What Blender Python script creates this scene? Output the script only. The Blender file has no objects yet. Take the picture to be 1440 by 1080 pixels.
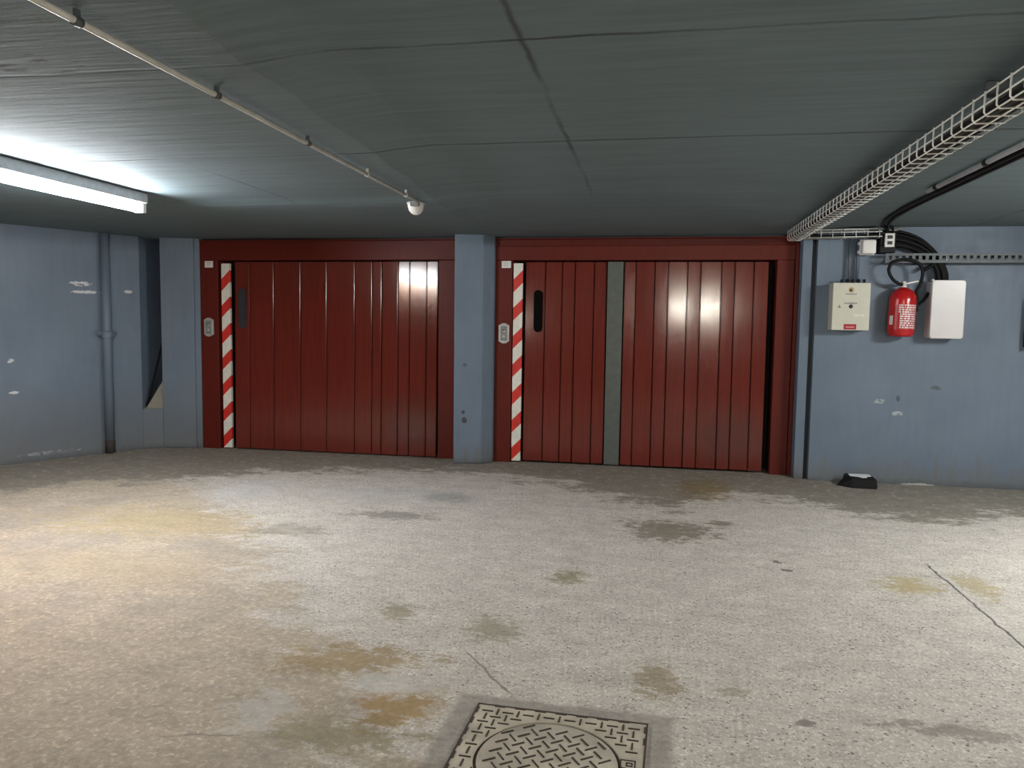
import bpy, bmesh, math, random
from mathutils import Vector, Matrix
random.seed(7)
S = bpy.context.scene
COL = S.collection
# ------------------------------------------------------------------ camera, world, exposure
F_PX = 1070.0
cam_d = bpy.data.cameras.new('camera')
cam_d.sensor_fit = 'HORIZONTAL'; cam_d.sensor_width = 36.0
cam_d.lens = 36.0 * F_PX / 1440.0
cam_d.clip_start = 0.05; cam_d.clip_end = 100
cam = bpy.data.objects.new('camera', cam_d); COL.objects.link(cam)
Rw = Matrix(((0.98314367, -0.02770848, 0.18072289),
             (0.18232918, 0.07513062, -0.98036292),
             (0.01358655, 0.99678866, 0.07891626)))
cam.matrix_world = Matrix.Translation((0, 0, 1.35)) @ Rw.to_4x4()
S.camera = cam
w = bpy.data.worlds.new('world'); S.world = w; w.use_nodes = True
w.node_tree.nodes['Background'].inputs[0].default_value = (0.55, 0.65, 0.75, 1)
w.node_tree.nodes['Background'].inputs[1].default_value = 0.05
S.view_settings.view_transform = 'Standard'; S.view_settings.look = 'None'
S.view_settings.exposure = 0.45; S.view_settings.gamma = 1.0
S.view_settings.use_curve_mapping = False
TUBE_COOL = 150.0      # radiance of the tube in view
TUBE_RIGHT = 235.0     # tube just right of the frame
TUBE_REAR = 340.0      # tubes in the lane behind the camera
BULB_WARM = 58.0     # warm bulkhead lamp left of the frame

# ------------------------------------------------------------------ node helper
class N:
    def __init__(s, name, rough=0.6, spec=0.5, metal=0.0):
        s.m = bpy.data.materials.new(name); s.m.use_nodes = True
        s.t = s.m.node_tree; s.b = s.t.nodes['Principled BSDF']
        s.b.inputs['Roughness'].default_value = rough
        s.b.inputs['Metallic'].default_value = metal
        s.b.inputs['Specular IOR Level'].default_value = spec
        s._c = None
    def new(s, k): return s.t.nodes.new(k)
    def put(s, sock, v):
        if hasattr(v, 'is_linked') or hasattr(v, 'links'): s.t.links.new(v, sock)
        elif isinstance(v, (tuple, list)) and sock.type == 'RGBA': sock.default_value = (*v[:3], 1)
        else: sock.default_value = v
    @property
    def co(s):
        if s._c is None: s._c = s.new('ShaderNodeTexCoord').outputs['Object']
        return s._c
    def noise(s, scale, detail=4, rough=0.55, vec=None, stretch=None, col=False):
        v = vec or s.co
        if stretch: v = s.mapping(v, scale=stretch)
        n = s.new('ShaderNodeTexNoise'); n.inputs['Scale'].default_value = scale
        n.inputs['Detail'].default_value = detail; n.inputs['Roughness'].default_value = rough
        s.put(n.inputs['Vector'], v)
        return n.outputs['Color' if col else 'Fac']
    def voro(s, scale, vec=None):
        n = s.new('ShaderNodeTexVoronoi'); n.inputs['Scale'].default_value = scale
        s.put(n.inputs['Vector'], vec or s.co); return n.outputs['Distance']
    def mapping(s, v, loc=(0, 0, 0), rot=(0, 0, 0), scale=(1, 1, 1), kind='POINT'):
        n = s.new('ShaderNodeMapping'); n.vector_type = kind
        n.inputs['Location'].default_value = loc; n.inputs['Rotation'].default_value = rot
        n.inputs['Scale'].default_value = scale; s.put(n.inputs['Vector'], v); return n.outputs[0]
    def vm(s, op, a, b=None, out=0, scale=None):
        n = s.new('ShaderNodeVectorMath'); n.operation = op
        s.put(n.inputs[0], a)
        if b is not None: s.put(n.inputs[1], b)
        if scale is not None: s.put(n.inputs['Scale'], scale)
        return n.outputs['Value'] if op in ('LENGTH', 'DISTANCE', 'DOT_PRODUCT') else n.outputs[0]
    def ma(s, op, a, b=None, c=None, clamp=False):
        n = s.new('ShaderNodeMath'); n.operation = op; n.use_clamp = clamp
        s.put(n.inputs[0], a)
        if b is not None: s.put(n.inputs[1], b)
        if c is not None: s.put(n.inputs[2], c)
        return n.outputs[0]
    def rng(s, v, a, b, lo=0.0, hi=1.0):
        n = s.new('ShaderNodeMapRange'); n.clamp = True
        s.put(n.inputs[0], v)
        for i, x in enumerate((a, b, lo, hi)): n.inputs[i + 1].default_value = x
        return n.outputs[0]
    def mix(s, f, a, b, mode='MIX'):
        n = s.new('ShaderNodeMix'); n.data_type = 'RGBA'; n.blend_type = mode
        s.put(n.inputs[0], f); s.put(n.inputs[6], a); s.put(n.inputs[7], b); return n.outputs[2]
    def xyz(s, v=None):
        n = s.new('ShaderNodeSeparateXYZ'); s.put(n.inputs[0], v or s.co); return n.outputs
    def curve(s, v, pts, x0, x1, y0, y1):
        n = s.new('ShaderNodeFloatCurve'); c = n.mapping.curves[0]
        pp = [((x - x0) / (x1 - x0), (y - y0) / (y1 - y0)) for x, y in pts]
        while len(c.points) < len(pp): c.points.new(0.5, 0.5)
        for p, q in zip(c.points, pp): p.location = q; p.handle_type = 'VECTOR'
        n.mapping.update()
        s.put(n.inputs['Value'], s.rng(v, x0, x1)); n.inputs['Factor'].default_value = 1
        return s.ma('MULTIPLY_ADD', n.outputs[0], y1 - y0, y0)
    def blob(s, P, c, r, rot=0, edge=0.3, nz=None, k=0.6):
        """soft-edged stain: 1 inside, ragged rim"""
        v = s.mapping(P, (*c, 0), (0, 0, rot), (r[0], r[1], 1000), 'TEXTURE')
        d = s.ma('SUBTRACT', 1.0, s.vm('LENGTH', v))
        if nz is not None: d = s.ma('MULTIPLY_ADD', s.ma('SUBTRACT', nz, 0.5), k * 2, d)
        return s.rng(d, 0, edge)
    def base(s, c): s.put(s.b.inputs['Base Color'], c); return s
    def bump(s, h, strength=0.3, dist=0.01):
        n = s.new('ShaderNodeBump'); n.inputs['Strength'].default_value = strength
        n.inputs['Distance'].default_value = dist; s.put(n.inputs['Height'], h)
        s.t.links.new(n.outputs[0], s.b.inputs['Normal']); return s
    def rough(s, v): s.put(s.b.inputs['Roughness'], v); return s

def plain(name, col, rough=0.5, metal=0.0, var=0.12, scale=18, spec=0.5):
    n = N(name, rough, spec, metal)
    f = n.rng(n.noise(scale, 4), 0.3, 0.7)
    n.base(n.mix(f, tuple(c * (1 - var) for c in col), tuple(min(1, c * (1 + var)) for c in col)))
    return n.m
def glow(name, col, strength):
    n = N(name, 0.4); n.base((0.8, 0.8, 0.8))
    n.b.inputs['Emission Color'].default_value = (*col, 1); n.b.inputs['Emission Strength'].default_value = strength
    return n.m

M = {}
# floor ------------------------------------------------------------
def floor_mat():
    n = N('worn_concrete', 0.8, 0.3)
    w1 = n.noise(1.1, 5, 0.6, col=True)
    wv = n.vm('SCALE', n.vm('SUBTRACT', w1, (0.5, 0.5, 0.5)), scale=0.55)
    P = n.vm('ADD', n.co, wv)
    x, y, _ = n.xyz(P)
    fine = n.noise(9, 9, 0.72)
    fine2 = n.noise(22, 8, 0.7)
    flk = n.rng(n.noise(3.0, 12, 0.78, stretch=(0.7, 1.3, 1)), 0.28, 0.72)
    fk2 = n.rng(n.noise(15, 10, 0.78, stretch=(0.8, 1.2, 1)), 0.3, 0.7)
    grain = n.noise(75, 4, 0.65)
    speck = n.voro(62)
    pale = n.mix(n.rng(fine, 0.3, 0.7), (0.46, 0.415, 0.37), (0.62, 0.575, 0.515))
    # aggregate showing through the worn face
    agg = n.ma('MULTIPLY', n.rng(speck, 0.38, 0.22), n.rng(n.noise(28, 5, 0.7), 0.46, 0.56))
    pale = n.mix(n.ma('MULTIPLY', agg, n.rng(flk, 0.3, 0.6, 0.55, 1.0)), pale, (0.12, 0.10, 0.09))
    pale = n.mix(n.ma('MULTIPLY', n.rng(grain, 0.53, 0.62), 0.8), pale, (0.80, 0.76, 0.70))
    # tan skin on the left
    tan = n.mix(n.rng(fine2, 0.3, 0.7), (0.36, 0.30, 0.225), (0.50, 0.43, 0.34))
    tan = n.mix(n.ma('MULTIPLY', n.rng(n.noise(40, 6, 0.7), 0.53, 0.62), 0.75), tan, (0.66, 0.59, 0.49))
    tan = n.mix(n.ma('MULTIPLY', n.rng(n.noise(9, 10, 0.8), 0.56, 0.63), 0.6), tan, (0.58, 0.53, 0.46))
    tan = n.mix(n.ma('MULTIPLY', n.rng(n.noise(1.6, 5), 0.5, 0.62), 0.55), tan, (0.34, 0.30, 0.265))
    xb = n.curve(y, [(1.0, -0.55), (2.1, -0.72), (2.45, -0.70), (2.7, -0.85), (2.9, -1.24), (3.2, -1.6), (3.5, -1.85),
                     (4.0, -2.15), (4.7, -2.75), (5.4, -3.55), (6.4, -4.4), (8, -5)], 1, 8, -6, 0)
    dl = n.ma('MULTIPLY_ADD', n.ma('SUBTRACT', flk, 0.5), 1.1, n.ma('SUBTRACT', xb, x))
    dl = n.ma('MULTIPLY_ADD', n.ma('SUBTRACT', fk2, 0.5), 0.75, dl)
    c = n.mix(n.rng(dl, -0.12, 0.16), pale, tan)
    # dark dirty band along the doors and walls
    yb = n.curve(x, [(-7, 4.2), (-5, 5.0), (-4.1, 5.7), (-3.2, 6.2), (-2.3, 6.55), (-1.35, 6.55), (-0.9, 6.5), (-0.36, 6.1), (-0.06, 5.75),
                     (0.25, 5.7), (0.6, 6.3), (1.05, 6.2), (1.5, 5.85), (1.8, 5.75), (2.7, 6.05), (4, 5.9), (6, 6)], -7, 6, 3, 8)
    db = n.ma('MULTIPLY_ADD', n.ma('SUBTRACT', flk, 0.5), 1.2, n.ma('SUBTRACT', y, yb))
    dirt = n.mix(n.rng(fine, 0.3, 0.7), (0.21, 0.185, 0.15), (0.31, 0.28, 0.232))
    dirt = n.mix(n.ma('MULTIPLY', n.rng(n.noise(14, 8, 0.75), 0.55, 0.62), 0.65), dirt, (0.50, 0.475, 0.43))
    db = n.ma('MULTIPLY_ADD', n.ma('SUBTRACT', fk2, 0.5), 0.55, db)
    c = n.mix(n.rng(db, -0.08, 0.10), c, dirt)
    # stains with shapes of their own
    def stain(ctr, r, col, a=0.8, rot=0.0, nz=flk, k=0.9, edge=0.22):
        nonlocal c
        r = (r[0] * 1.35, r[1] * 1.35)
        v = n.ma('MULTIPLY_ADD', n.ma('SUBTRACT', fk2, 0.5), 1.25, n.blob(n.co, ctr, r, rot, 0.95, nz, 0.35))
        c = n.mix(n.ma('MULTIPLY', n.rng(v, 0.42, 0.66), a), c, col)
    ochre = (0.33, 0.245, 0.125); olive = (0.27, 0.235, 0.135); brn = (0.22, 0.19, 0.145)
    stain((-1.15, 2.78), (0.42, 0.16), ochre, 0.75, 0.2)
    stain((-0.86, 2.46), (0.16, 0.22), (0.36, 0.235, 0.095), 0.8)
    stain((-1.0, 2.25), (0.35, 0.14), olive, 0.6)
    stain((-3.2, 4.5), (1.0, 0.5), (0.44, 0.35, 0.20), 0.65)
    stain((-2.9, 3.6), (0.9, 0.35), (0.45, 0.36, 0.25), 0.5)
    stain((0.05, 2.88), (0.13, 0.2), (0.30, 0.235, 0.145), 0.75)
    stain((0.33, 2.84), (0.1, 0.07), (0.32, 0.27, 0.19), 0.6)
    stain((-0.41, 3.97), (0.12, 0.16), olive, 0.85)
    stain((-1.14, 3.31), (0.16, 0.16), (0.27, 0.22, 0.14), 0.7)
    stain((-0.66, 3.22), (0.16, 0.18), (0.29, 0.25, 0.17), 0.65)
    stain((1.36, 4.25), (0.2, 0.2), (0.42, 0.34, 0.18), 0.85)
    stain((1.72, 4.3), (0.12, 0.25), (0.42, 0.34, 0.18), 0.7)
    stain((0.47, 6.45), (0.3, 0.6), (0.25, 0.18, 0.08), 0.75)
    stain((0.12, 5.05), (0.42, 0.34), brn, 0.9)
    stain((0.5, 5.3), (0.13, 0.12), brn, 0.9)
    stain((-1.55, 5.62), (0.3, 0.22), (0.23, 0.22, 0.2), 0.8)
    stain((-1.75, 5.02), (0.42, 0.14), (0.27, 0.25, 0.215), 0.8)
    stain((-2.3, 4.5), (0.3, 0.2), (0.30, 0.27, 0.22), 0.6)
    stain((0.73, 4.5), (0.045, 0.05), (0.15, 0.125, 0.115), 0.9, 0.5)
    stain((0.77, 4.36), (0.05, 0.035), (0.15, 0.125, 0.115), 0.9)
    stain((0.55, 2.65), (0.05, 0.03), (0.18, 0.16, 0.145), 0.8)
    stain((1.05, 2.7), (0.35, 0.07), (0.26, 0.23, 0.20), 0.7)
    stain((-2.0, 5.6), (0.85, 0.42), (0.52, 0.51, 0.48), 0.55)
    stain((-3.15, 5.5), (0.35, 0.5), (0.56, 0.55, 0.52), 0.7)
    stain((-1.3, 2.35), (0.16, 0.2), (0.5, 0.47, 0.43), 0.8)
    stain((-0.95, 2.62), (0.22, 0.1), (0.56, 0.54, 0.5), 0.85)
    # cement collar round the manhole
    sq = n.mapping(n.co, (-0.285, 2.23, 0), (0, 0, -0.03), (0.385, 0.375, 1000), 'TEXTURE')
    ax = n.xyz(n.vm('ABSOLUTE', sq))
    mx = n.ma('MULTIPLY_ADD', n.ma('SUBTRACT', fine, 0.5), 0.18, n.ma('MAXIMUM', ax[0], ax[1]))
    cem = n.mix(n.rng(fine2, 0.3, 0.7), (0.255, 0.225, 0.195), (0.36, 0.33, 0.30))
    c = n.mix(n.ma('MULTIPLY', n.rng(mx, 1.03, 0.95), 0.85), c, cem)
    # long crack on the right, short one before the manhole
    px, py, _ = n.xyz()
    wob = n.ma('MULTIPLY', n.ma('SUBTRACT', n.noise(5, 6, 0.65), 0.5), 0.06)
    def crack(x0, y0, x1, y1, wd, col, a):
        nonlocal c
        L = math.hypot(x1 - x0, y1 - y0); ang = math.atan2(y1 - y0, x1 - x0)
        q = n.xyz(n.mapping(n.co, (x0, y0, 0), (0, 0, ang), (1, 1, 1), 'TEXTURE'))
        d = n.ma('ABSOLUTE', n.ma('ADD', q[1], wob))
        inn = n.ma('MULTIPLY', n.rng(q[0], 0, 0.08), n.rng(q[0], L, L - 0.08))
        c = n.mix(n.ma('MULTIPLY', n.ma('MULTIPLY', n.rng(d, wd, wd * 0.3), inn), a), c, col)
    crack(1.64, 1.5, 1.605, 4.7, 0.016, (0.6, 0.58, 0.54), 0.45)
    crack(1.62, 1.5, 1.585, 4.7, 0.009, (0.07, 0.06, 0.055), 0.9)
    crack(-0.75, 3.0, -0.45, 2.6, 0.008, (0.16, 0.14, 0.12), 0.7)
    crack(-1.55, 2.12, -1.25, 2.2, 0.007, (0.16, 0.14, 0.12), 0.5)
    mott = n.ma('MULTIPLY', n.rng(n.noise(5.5, 12, 0.8, stretch=(0.75, 1.25, 1)), 0.32, 0.68, 0.84, 1.22), n.rng(n.noise(38, 8, 0.75), 0.33, 0.67, 0.86, 1.18))
    mc = n.new('ShaderNodeCombineXYZ')
    for k in range(3): n.put(mc.inputs[k], mott)
    c = n.vm('MULTIPLY', c, mc.outputs[0])
    n.base(c)
    h = n.ma('ADD', n.ma('MULTIPLY', grain, 0.5), n.ma('ADD', fine2, n.ma('MULTIPLY', speck, 0.6)))
    n.bump(h, 0.35, 0.012)
    n.rough(n.rng(fine, 0.3, 0.7, 0.62, 0.85))
    return n.m
M['floor'] = floor_mat()

def ceil_mat():
    n = N('board_marked_concrete', 0.8, 0.3)
    st = n.noise(7, 6, 0.6, stretch=(0.25, 3.0, 1))
    bg = n.noise(1.2, 5, 0.6)
    c = n.mix(n.rng(st, 0.3, 0.7), (0.118, 0.155, 0.174), (0.166, 0.212, 0.234))
    c = n.mix(n.rng(bg, 0.35, 0.65), c, n.mix(0.5, c, (0.150, 0.196, 0.216)))
    x, y, _ = n.xyz()
    wob = n.ma('MULTIPLY', n.ma('SUBTRACT', n.noise(2.5, 5, 0.6), 0.5), 0.05)
    brk = n.rng(n.noise(1.7, 4), 0.38, 0.6, 0.25, 1)
    hts = st
    def line(coord, v, wd, a, ext=None):
        nonlocal c, hts
        d = n.ma('ABSOLUTE', n.ma('SUBTRACT', n.ma('ADD', coord, wob), v))
        f = n.ma('MULTIPLY', n.ma('MULTIPLY', n.rng(d, wd, wd * 0.2), brk), a)
        if ext: 
            for e in ext: f = n.ma('MULTIPLY', f, n.rng(e[0], e[1], e[2]))
        c = n.mix(f, c, (0.035, 0.037, 0.038))
        hts = n.ma('SUBTRACT', hts, f)
    for yy in (-1.53, -0.23, 1.07, 2.42, 3.75): line(y, yy, 0.014, 0.9)
    line(x, -0.43, 0.016, 0.75, [(y, 5.3, 4.9)])
    line(x, -2.55, 0.012, 0.5, [(y, 5.3, 4.9), (y, 3.6, 4.0)])
    line(x, 2.6, 0.014, 0.7)
    # chips and drips near the tube
    chip = n.noise(13, 5, 0.65, stretch=(0.6, 2.2, 1))
    reg = n.blob(n.co, (-2.1, 2.32), (0.42, 0.24), 0, 0.6)
    c = n.mix(n.ma('MULTIPLY', n.rng(n.ma('MULTIPLY', chip, reg), 0.54, 0.585), 0.85), c, (0.05, 0.048, 0.046))
    reg2 = n.blob(n.co, (-2.4, 4.3), (1.1, 0.9), 0, 0.5)
    c = n.mix(n.ma('MULTIPLY', n.rng(n.ma('MULTIPLY', n.noise(9, 6, 0.7, stretch=(0.5, 3, 1)), reg2), 0.6, 0.68), 0.6), c, (0.07, 0.07, 0.072))
    n.base(c).bump(hts, 0.35, 0.01)
    return n.m
M['ceiling'] = ceil_mat()

def blue_mat(name, marks=(), dirt_h=0.4, c0=(0.134, 0.178, 0.238), c1=(0.174, 0.223, 0.290)):
    n = N(name, 0.55, 0.4)
    big = n.noise(1.6, 5, 0.6); fine = n.noise(14, 7, 0.65); st = n.noise(5, 6, 0.6, stretch=(3, 3, 0.35))
    c = n.mix(n.rng(big, 0.3, 0.7), c0, c1)
    c = n.mix(n.ma('MULTIPLY', n.rng(st, 0.45, 0.75), 0.35), c, tuple(v * 0.8 for v in c0))
    x, y, z = n.xyz()
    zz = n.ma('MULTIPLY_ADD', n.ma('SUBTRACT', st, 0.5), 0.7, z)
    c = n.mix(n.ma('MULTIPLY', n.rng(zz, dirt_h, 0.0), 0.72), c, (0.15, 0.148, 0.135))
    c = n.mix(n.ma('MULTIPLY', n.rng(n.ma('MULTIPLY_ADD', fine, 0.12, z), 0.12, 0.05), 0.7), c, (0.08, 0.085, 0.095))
    flake = n.noise(26, 7, 0.7, stretch=(1, 1, 2.2))
    sparse = n.ma('MULTIPLY', n.rng(flake, 0.70, 0.74), n.rng(big, 0.5, 0.6))
    c = n.mix(n.ma('MULTIPLY', sparse, 0.5), c, (0.42, 0.44, 0.46))
    for (p, r, thr, col) in marks:
        v = n.mapping(n.co, p, (0, 0, 0), r, 'TEXTURE')
        d = n.rng(n.vm('LENGTH', v), 1.0, 0.3)
        f = n.rng(n.ma('MULTIPLY', flake, d), thr, thr + 0.05)
        c = n.mix(f, c, col)
    n.base(c).bump(n.ma('ADD', fine, n.ma('MULTIPLY', flake, 0.4)), 0.18, 0.006)
    n.rough(n.rng(fine, 0.3, 0.7, 0.42, 0.62))
    return n.m
WHT = (0.62, 0.64, 0.67)
M['blue_left'] = blue_mat('flaking_blue_paint', [((-5.46, 6.53, 1.68), (0.17, 0.3, 0.06), 0.43, WHT), ((-5.44, 6.56, 1.60), (0.19, 0.3, 0.032), 0.36, WHT),
    ((-5.25, 6.93, 1.62), (0.06, 0.1, 0.03), 0.32, WHT), ((-5.74, 6.0, 0.66), (0.05, 0.1, 0.025), 0.3, WHT), ((-5.75, 5.98, 0.95), (0.04, 0.08, 0.05), 0.42, WHT),
    ((-5.6, 6.26, 0.07), (0.5, 0.9, 0.05), 0.50, (0.36, 0.37, 0.38)), ((-5.36, 6.71, 1.2), (0.08, 0.2, 0.04), 0.42, WHT)], 0.75)
M['blue'] = blue_mat('blue_wall_paint', [((1.95, 7.06, 0.72), (0.1, 0.2, 0.05), 0.42, (0.4, 0.43, 0.46)), ((2.1, 7.06, 0.62), (0.12, 0.2, 0.05), 0.45, (0.4, 0.43, 0.46)),
    ((2.4, 7.06, 0.85), (0.1, 0.2, 0.05), 0.42, (0.08, 0.1, 0.12)), ((2.1, 7.06, 0.75), (0.03, 0.2, 0.05), 0.35, (0.07, 0.09, 0.11)), ((2.3, 7.06, 0.0), (0.28, 0.2, 0.035), 0.36, (0.42, 0.41, 0.39))], 0.25)
M['blue_pier'] = blue_mat('blue_pier_paint', [((-1.76, 7.03, 0.42), (0.05, 0.2, 0.06), 0.34, (0.05, 0.06, 0.075)), ((-1.77, 7.03, 0.5), (0.04, 0.2, 0.04), 0.38, (0.05, 0.06, 0.075)),
    ((-1.76, 7.03, 0.95), (0.06, 0.2, 0.05), 0.46, (0.07, 0.085, 0.1))], 0.2)
M['joint_and_shade'] = plain('joint_filler_and_lintel_shade', (0.022, 0.032, 0.045), 0.5)  # dark filler of the wall joint, also painted shade on the lintels
M['patch'] = plain('bare_cement', (0.27, 0.255, 0.215), 0.9, scale=30)

def red_mat(name, col=(0.150, 0.0225, 0.0145), rough=0.135, spec=0.5):
    n = N(name, rough, spec)
    st = n.noise(9, 6, 0.6, stretch=(4, 4, 0.25)); big = n.noise(1.3, 4, 0.6)
    c = n.mix(n.rng(st, 0.3, 0.7), tuple(v * 0.86 for v in col), tuple(v * 1.12 for v in col))
    c = n.mix(n.ma('MULTIPLY', n.rng(big, 0.45, 0.7), 0.35), c, (col[0] * 0.8, col[1] * 1.25, col[2] * 1.3))
    x, y, z = n.xyz()
    smear = n.ma('MULTIPLY', n.blob(n.mapping(n.co, rot=(math.pi / 2, 0, 0)), (0.8, -0.32), (0.5, 0.35), 0, 0.8, n.noise(5, 6, 0.7), 0.4), 0.5)
    c = n.mix(smear, c, (0.075, 0.028, 0.026))
    n.base(c).bump(n.ma('ADD', n.ma('MULTIPLY', n.noise(2.4, 3, 0.5, stretch=(1, 1, 0.4)), 6.0), n.noise(34, 4, 0.6, stretch=(2, 2, 0.3))), 0.05, 0.004)
    n.rough(n.rng(n.noise(24, 6, 0.7), 0.3, 0.7, rough - 0.02, rough + 0.05))
    return n.m
M['red'] = red_mat('glossy_oxblood_paint'); M['red_frame'] = red_mat('oxblood_frame_paint', (0.120, 0.0155, 0.0105), 0.4, 0.2)
M['gap_shade'] = plain('painted_gap_shade', (0.006, 0.005, 0.005), 0.9)  # near-black sheet behind the door gaps, their shade put into the colour
M['strip'] = plain('grey_cover_metal', (0.098, 0.108, 0.098), 0.5, 0.0)
M['slot'] = plain('pull_recess_black', (0.003, 0.003, 0.003), 0.9, spec=0.1)
M['slot_grey'] = plain('pull_recess_slate', (0.030, 0.032, 0.038), 0.45)
def hazard_mat(name, off):
    n = N(name, 0.4)
    x, y, z = n.xyz()
    f = n.ma('FRACT', n.ma('DIVIDE', n.ma('ADD', n.ma('MULTIPLY', x, -1.0), n.ma('ADD', z, off)), 0.272))
    m = n.rng(f, 0.445, 0.455)
    wear = n.rng(n.noise(40, 5, 0.7), 0.35, 0.65)
    c = n.mix(m, n.mix(wear, (0.58, 0.022, 0.016), (0.68, 0.04, 0.025)), n.mix(wear, (0.74, 0.71, 0.63), (0.86, 0.84, 0.77)))
    return n.base(c).m
M['hazard_l'] = hazard_mat('red_white_tape', 0.135); M['hazard_r'] = hazard_mat('red_white_tape_bright', 0.105)
M['plate_white'] = plain('white_plastic', (0.78, 0.76, 0.74), 0.35, var=0.04)
M['ink'] = plain('grey_print', (0.22, 0.22, 0.22), 0.5)
M['ink_pale'] = plain('faded_print', (0.45, 0.45, 0.44), 0.5)
M['ink_dark'] = plain('black_print', (0.02, 0.02, 0.02), 0.5)
M['switch_metal'] = plain('brushed_switch_plate', (0.50, 0.50, 0.48), 0.4, 0.3)
M['switch_dark'] = plain('switch_inlay', (0.22, 0.235, 0.23), 0.4)
M['chrome'] = plain('chrome_lock', (0.8, 0.8, 0.8), 0.2, 1.0)
M['cream'] = plain('cream_enamel', (0.60, 0.585, 0.49), 0.4, var=0.03)
M['cream_dim'] = plain('cream_raised_label', (0.72, 0.71, 0.62), 0.4)
M['gold'] = plain('gold_print', (0.42, 0.27, 0.10), 0.5)
M['red_label'] = plain('red_label', (0.36, 0.012, 0.02), 0.4)
M['pink'] = plain('pale_red_print', (0.70, 0.34, 0.34), 0.5)
M['white_cab'] = plain('white_cabinet_enamel', (0.70, 0.675, 0.665), 0.3, var=0.03, scale=6)
M['ext_red'] = plain('extinguisher_red', (0.46, 0.012, 0.014), 0.22)
M['label_white'] = plain('label_white', (0.78, 0.70, 0.70), 0.45)
M['black_rubber'] = plain('black_rubber', (0.006, 0.006, 0.007), 0.6, spec=0.2)
M['black_plastic'] = plain('black_plastic', (0.010, 0.010, 0.012), 0.6, spec=0.25)
M['zinc'] = plain('galvanised_wire', (0.78, 0.78, 0.75), 0.4, 0.15)
M['zinc_dull'] = plain('dull_galvanised_sheet', (0.085, 0.096, 0.104), 0.5, 0.1)
M['dusty'] = plain('dusty_cable', (0.05, 0.046, 0.042), 0.7)
M['conduit_white'] = plain('offwhite_pvc', (0.60, 0.59, 0.55), 0.45)
M['conduit_blue'] = plain('overpainted_conduit', (0.10, 0.125, 0.16), 0.5)
M['housing'] = plain('lamp_housing_grey', (0.45, 0.45, 0.46), 0.45)
M['cast_iron'] = plain('worn_cast_iron', (0.50, 0.445, 0.36), 0.65, 0.0, var=0.25, scale=9)
M['cast_dark'] = plain('dirt_filled_pattern', (0.055, 0.043, 0.034), 0.85)
M['rust'] = plain('rusty_pipe_foot', (0.045, 0.035, 0.03), 0.8, var=0.4)
M['pipe_blue'] = blue_mat('blue_pipe_paint', (), 0.55)
M['paper'] = plain('white_paper', (0.75, 0.76, 0.76), 0.7)
M['tube'] = glow('tube_glow', (0.93, 0.97, 1.0), TUBE_COOL)
M['tube_r'] = glow('tube_glow_right', (0.97, 0.98, 0.95), TUBE_RIGHT)
M['tube_b'] = glow('tube_glow_rear', (1.0, 0.93, 0.79), TUBE_REAR)
M['bulb'] = glow('bulb_glow', (1.0, 0.56, 0.26), BULB_WARM)

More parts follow.
